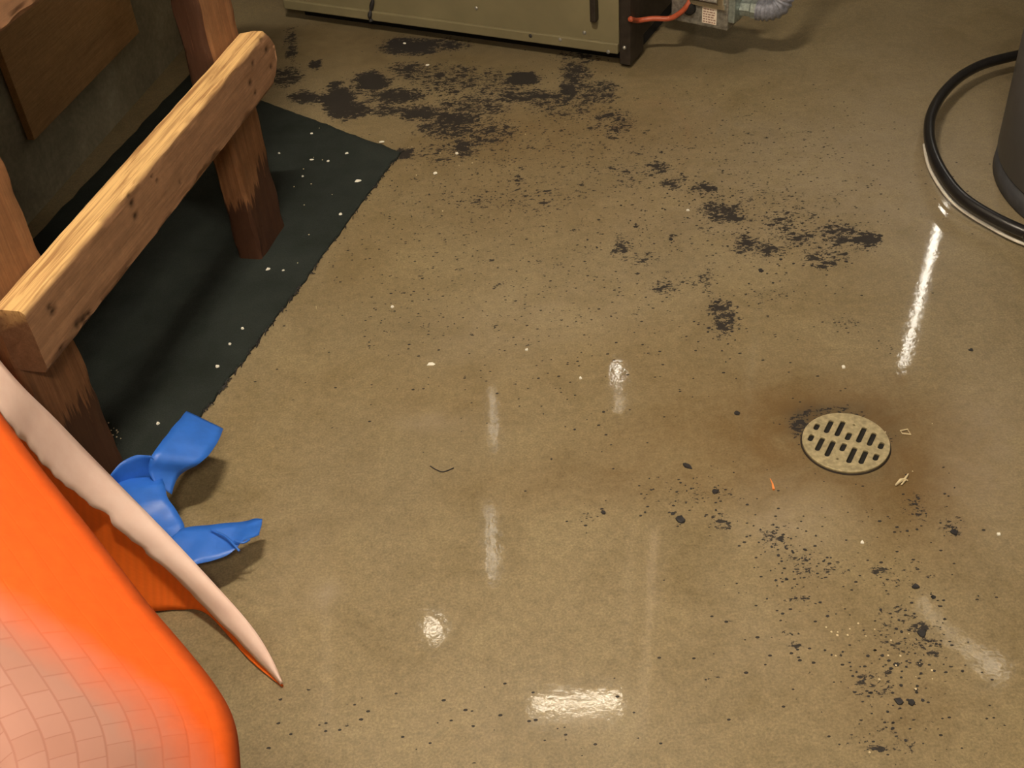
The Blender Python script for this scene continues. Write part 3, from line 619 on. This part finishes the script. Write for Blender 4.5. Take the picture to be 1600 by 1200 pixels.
for a in ((559, 283, .0095, .006, 'largest white chip on the mat, near its far corner'), (597, 222, .009, .003, 'thin white chip lying by the mat\'s far edge'),
          (542, 240, .006, .003, 'slanting grey-white chip on the mat, between the thin edge chip and the largest'), (487, 209, .004, .003, 'small white chip highest on the mat'),
          (487, 250, .006, .0025, 'narrow chip on the mat right of the far post'), (513, 252, .005, .004, 'greyish chip on the mat left of its largest chip'),
          (473, 276, .0035, .003, 'small chip on the mat beside the dark-stained post'), (532, 335, .005, .004, 'white chip on the mat by its long cut edge'),
          (419, 421, .006, .0045, 'bright white chip at the foot of the far post'), (443, 423, .004, .0025, 'tiny chip just right of the far post\'s foot'),
          (359, 538, .0042, .004, 'bright white speck on the near half of the mat'), (340, 573, .006, .005, 'white chip on the mat above the blue tape'),
          (379, 514, .004, .003, 'faint chip on the mat in the middle of its near half'), (247, 662, .0042, .004, 'white speck on the mat left of the blue tape'),
          (436, 240, .004, .003, 'faint grey chip on the mat close to the rail end')):
    crumb('paint_chip', a[0], a[1], a[2], a[3], M['chip'], a[4], 'chip', random.uniform(-.3, 1.0), ZM, group=G2)
# broken ring-like chip and splinters by the drain
bm = bmesh.new(); q = [Vector((-.008, .006, .002)), Vector((.006, .008, .002)), Vector((.007, -.006, .002)), Vector((-.007, -.002, .002))]; tube(bm, q, .0014, 6, closed=True)
o = link('plastic_fragment', bm, M['tan']); o.location = P(1415, 677, .001); tag(o, 'cream open square fragment right of the floor drain', 'fragment')
bm = bmesh.new(); tube(bm, [Vector((-.016, -.008, .002)), Vector((-.004, .002, .003)), Vector((.004, .004, .002)), Vector((.014, .016, .0025))], .0022, 6, rfun=lambda i, n: (.0016, .0034, .0026, .0012)[i]); tube(bm, [Vector((-.006, -.008, .002)), Vector((.006, .003, .003)), Vector((.008, .0, .002))], .0014, 6)
o = link('wood_splinter', bm, M['tan']); o.location = P(1411, 753, .001); tag(o, 'cream splinter lying below right of the floor drain', 'splinter')
bm = bmesh.new(); tube(bm, [Vector((0, -.014, .0015)), Vector((.001, 0, .002)), Vector((0, .013, .0015))], .0015, 6, rfun=lambda i, n: (.0024, .0016, .0008)[i])
o = link('orange_splinter', bm, M['coral']); o.location = P(1206, 757, .001); tag(o, 'thin orange splinter below left of the floor drain', 'splinter')
bm = bmesh.new(); tube(bm, catmull([P(672, 728, .0015), P(682, 734, .0015), P(693, 737, .002), (P(709, 731, .0015))]), .0011, 6)
tag(link('twig', bm, M['tar'], None, True), 'short curved dark twig on open concrete below the pale scrap', 'twig')
for a in ((1063, 812, .010, .009, 'largest black tar flake, alone left below the drain'), (1075, 729, .0115, .006, 'oval black flake left of the floor drain'),
          (1118, 768, .008, .006, 'black flake between the oval flake and the drain'), (943, 801, .0055, .005, 'small black flake left of the largest flake'),
          (1517, 547, .006, .005, 'dark fleck far right, above the drain level'), (1431, 917, .0065, .0075, 'dark round flake beside the diagonal pale reflection'),
          (1440, 990, .0075, .0075, 'dark flake right of the lower scatter'), (1404, 1096, .0075, .0075, 'round dark flake near the bottom, left of a pair'),
          (1424, 1098, .006, .0075, 'round dark flake near the bottom, right of a pair'), (1490, 832, .007, .008, 'dark flake low on the right beyond the drain'),
          (1152, 646, .007, .006, 'black fleck left of the drain, upper one'), (1189, 423, .008, .006, 'dark flake in the upper right scatter, lying alone'),
          (1048, 374, .007, .005, 'dark flake in the middle scatter left of the bands')):
    crumb('tar_flake', a[0], a[1], a[2], a[3], M['tar'], a[4], 'flake', random.random() * 3, h=.002, group='single tar flakes on the concrete', sides=9)
# uncountable grit
rg = random.Random(11); bm = bmesh.new()
GR = [(1400, 1050, 70, 60, 70), (1250, 890, 50, 50, 60), (1420, 980, 70, 50, 50), (1210, 840, 40, 30, 30), (1130, 500, 30, 40, 45), (1120, 310, 80, 40, 110), (1250, 380, 110, 50, 120), (760, 180, 160, 60, 160), (900, 130, 60, 40, 70), (1090, 780, 90, 40, 36), (930, 700, 150, 90, 16), (620, 490, 60, 40, 10), (1000, 380, 120, 80, 50), (720, 290, 120, 60, 60), (1380, 1140, 60, 40, 24), (1440, 800, 60, 50, 24)]
for (px, py, hx, hy, n) in GR:
    for i in range(n):
        q = P(px + rg.gauss(0, .6) * hx, py + rg.gauss(0, .6) * hy); s = rg.uniform(.0008, .0034) * (1 if rg.random() < .9 else 1.5); a0 = rg.random() * 6; el = rg.uniform(.4, 1)
        vs = [bm.verts.new(q + Vector((s * math.cos(a0 + k * 1.256) * rg.uniform(.7, 1.1), s * el * math.sin(a0 + k * 1.256) * rg.uniform(.7, 1.1), .0009))) for k in range(5)]
        vl = [bm.verts.new((v.co.x, v.co.y, .0)) for v in vs]
        f = bm.faces.new(vs)
        for k in range(5): bm.faces.new((vl[k], vl[(k + 1) % 5], vs[(k + 1) % 5], vs[k]))
tag(link('tar_grit', bm, M['tar']), 'fine black tar grit scattered over the concrete floor', 'grit', kind='stuff')
bm = bmesh.new()
for (px, py, hx, hy, n) in [(1400, 1040, 60, 60, 14), (1310, 985, 30, 12, 8), (480, 300, 70, 90, 16), (700, 240, 160, 60, 14), (1340, 700, 90, 60, 8), (175, 680, 18, 14, 14)]:
    for i in range(n):
        q = P(px + rg.gauss(0, .7) * hx, py + rg.gauss(0, .7) * hy); s = rg.uniform(.0008, .0022); onm = px < 500
        vs = [bm.verts.new(q + Vector((s * math.cos(k * 1.571 + i), s * math.sin(k * 1.571 + i), .0088 if onm else .0012))) for k in range(4)]; bm.faces.new(vs)
        r_ = [bm.verts.new((v.co.x, v.co.y, 0.0002)) for v in vs]
        for k in range(4): bm.faces.new((r_[k], r_[(k + 1) % 4], vs[(k + 1) % 4], vs[k]))
tag(link('pale_grit', bm, M['tan']), 'fine pale crumbs scattered over mat and concrete', 'grit', kind='stuff')

# ------------------------------------------------------------------ ceiling lamps, and strips added out of view to streak the floor
def tube_lamp(a, b, r, e, label, mat=None):
    a = Vector(a); b = Vector(b); mid_ = (a + b) / 2; L = (b - a).length; ang = math.atan2((b - a).y, (b - a).x)
    t = empty('tube_lamp', (mid_.x, mid_.y, a.z), ang, label, 'lamp')
    bm = bmesh.new(); tube(bm, [Vector((-L / 2, 0, 0)), Vector((0, 0, 0)), Vector((L / 2, 0, 0))], r, 16); link('tube', bm, mat or mat_lamp('lamp_glow', LAMP_COL, e), t, True)
    bm = bmesh.new(); box(bm, -L / 2 - 0.03, L / 2 + 0.03, -0.05, 0.05, r + 0.012, RZ - a.z, 0.004); link('housing', bm, M['white'], t)
    for sx in (-1, 1):
        bm = bmesh.new(); box(bm, sx * L / 2 - 0.008 + sx * 0.008, sx * L / 2 + 0.008 + sx * 0.008, -0.02, 0.02, -r, r + 0.014, 0.003); link('socket', bm, M['white'], t)
    return t
tube_lamp((-.03, 2.63, 2.4), (.31, 2.61, 2.4), .009, LAMP_FRONT, 'short tube lamp on the ceiling over the floor centre')
tube_lamp((1.64, 2.97, 2.4), (1.82, 2.58, 2.4), .035, LAMP_SIDE, 'dim short tube lamp on the ceiling over the grey tank')
tube_lamp((-.40, 1.35, 2.4), (.0, 1.35, 2.4), .022, LAMP_MAIN, 'brightest tube lamp on the ceiling in front of the bench')
tube_lamp((-.25, -.65, 2.4), (.35, -.65, 2.4), .021, LAMP_REAR, 'long tube lamp on the ceiling behind the viewer')
def bulb(x, y, z, r, e, label):
    t = empty('bulb_lamp', (x, y, z), 0, label, 'lamp')
    bm = bmesh.new(); bmesh.ops.create_uvsphere(bm, u_segments=20, v_segments=12, radius=r); link('bulb', bm, mat_lamp('bulb_glow', LAMP_COL, e), t, True)
    bm = bmesh.new(); lathe(bm, [(r * .55, r * .8), (r * .6, r * 1.5), (r * 1.3, r * 1.6), (r * 1.3, RZ - z)], 20); link('lampholder', bm, M['white'], t, True)
    return t
bulb(-.42, 3.04, 2.4, .034, LAMP_BULB, 'bare bulb in a ceiling holder by the boiler')
def vpipe(name, x, y, z0, z1, r, mat, label):
    bm = bmesh.new(); tube(bm, [Vector((0, 0, z0)), Vector((0, 0, (z0 + z1) / 2)), Vector((0, 0, z1))], r, 20); o = link(name, bm, mat, None, True, (x, y, 0)); return tag(o, label, 'pipe')
def added_strip(a, b, r, e, col, label):  # unseen glowing strip, added only to draw a bright streak on the floor
    a = Vector(a); b = Vector(b); t = empty('added_strip', a, 0, label, 'lamp')
    bm = bmesh.new(); tube(bm, [Vector((0, 0, 0)), (b - a) / 2, b - a], r, 10); link('added_glow', bm, mat_lamp('added_strip_glow', col, e), t, True)
    for q in (Vector((0, 0, 0)), b - a):
        bm = bmesh.new(); lathe(bm, [(r * 1.3, -.012), (r * 1.3, .012)], 12, q); link('end_cap', bm, M['white'], t, True)
    bm = bmesh.new(); tube(bm, [b - a, Vector((b.x - a.x, b.y - a.y, RZ - a.z))], .003, 8); link('cord', bm, M['dark'], t)
    return t
WHITE = (1, .93, .80); WARM = (1, .66, .42)
added_strip((1.385, 3.0, .47), (1.356, 3.0, 1.15), .010, 26, WHITE, 'added upright strip lamp, out of view behind the grey tank')
added_strip((.468, 3.9, 1.68), (.474, 3.9, 1.88), .006, 75, WHITE, 'small added strip lamp, out of view beyond the boiler')
added_strip((.476, 3.9, 1.93), (.480, 3.9, 2.04), .016, 9, WHITE, 'stubby added lamp, out of view beyond the boiler')
added_strip((-.077, 3.3, 1.31), (-.093, 3.3, 1.64), .008, 9, WHITE, 'lower added strip lamp, out of view above the boiler')
added_strip((-.135, 3.3, 1.96), (-.160, 3.3, 2.42), .013, 12, WHITE, 'upper added strip lamp, out of view above the boiler')
added_strip((.385, 2.3, 1.06), (.345, 2.3, 2.17), .004, 7, WARM, 'thin warm added strip lamp, out of view before the boiler')
added_strip((.311, 2.3, 1.05), (.290, 2.3, 1.71), .003, 4, WARM, 'shorter thin warm added strip lamp, out of view before the boiler')
added_strip((-.62, 2.3, 1.21), (-.785, 2.3, 2.15), .004, 4, WARM, 'thin warm added strip lamp, out of view near the bench')
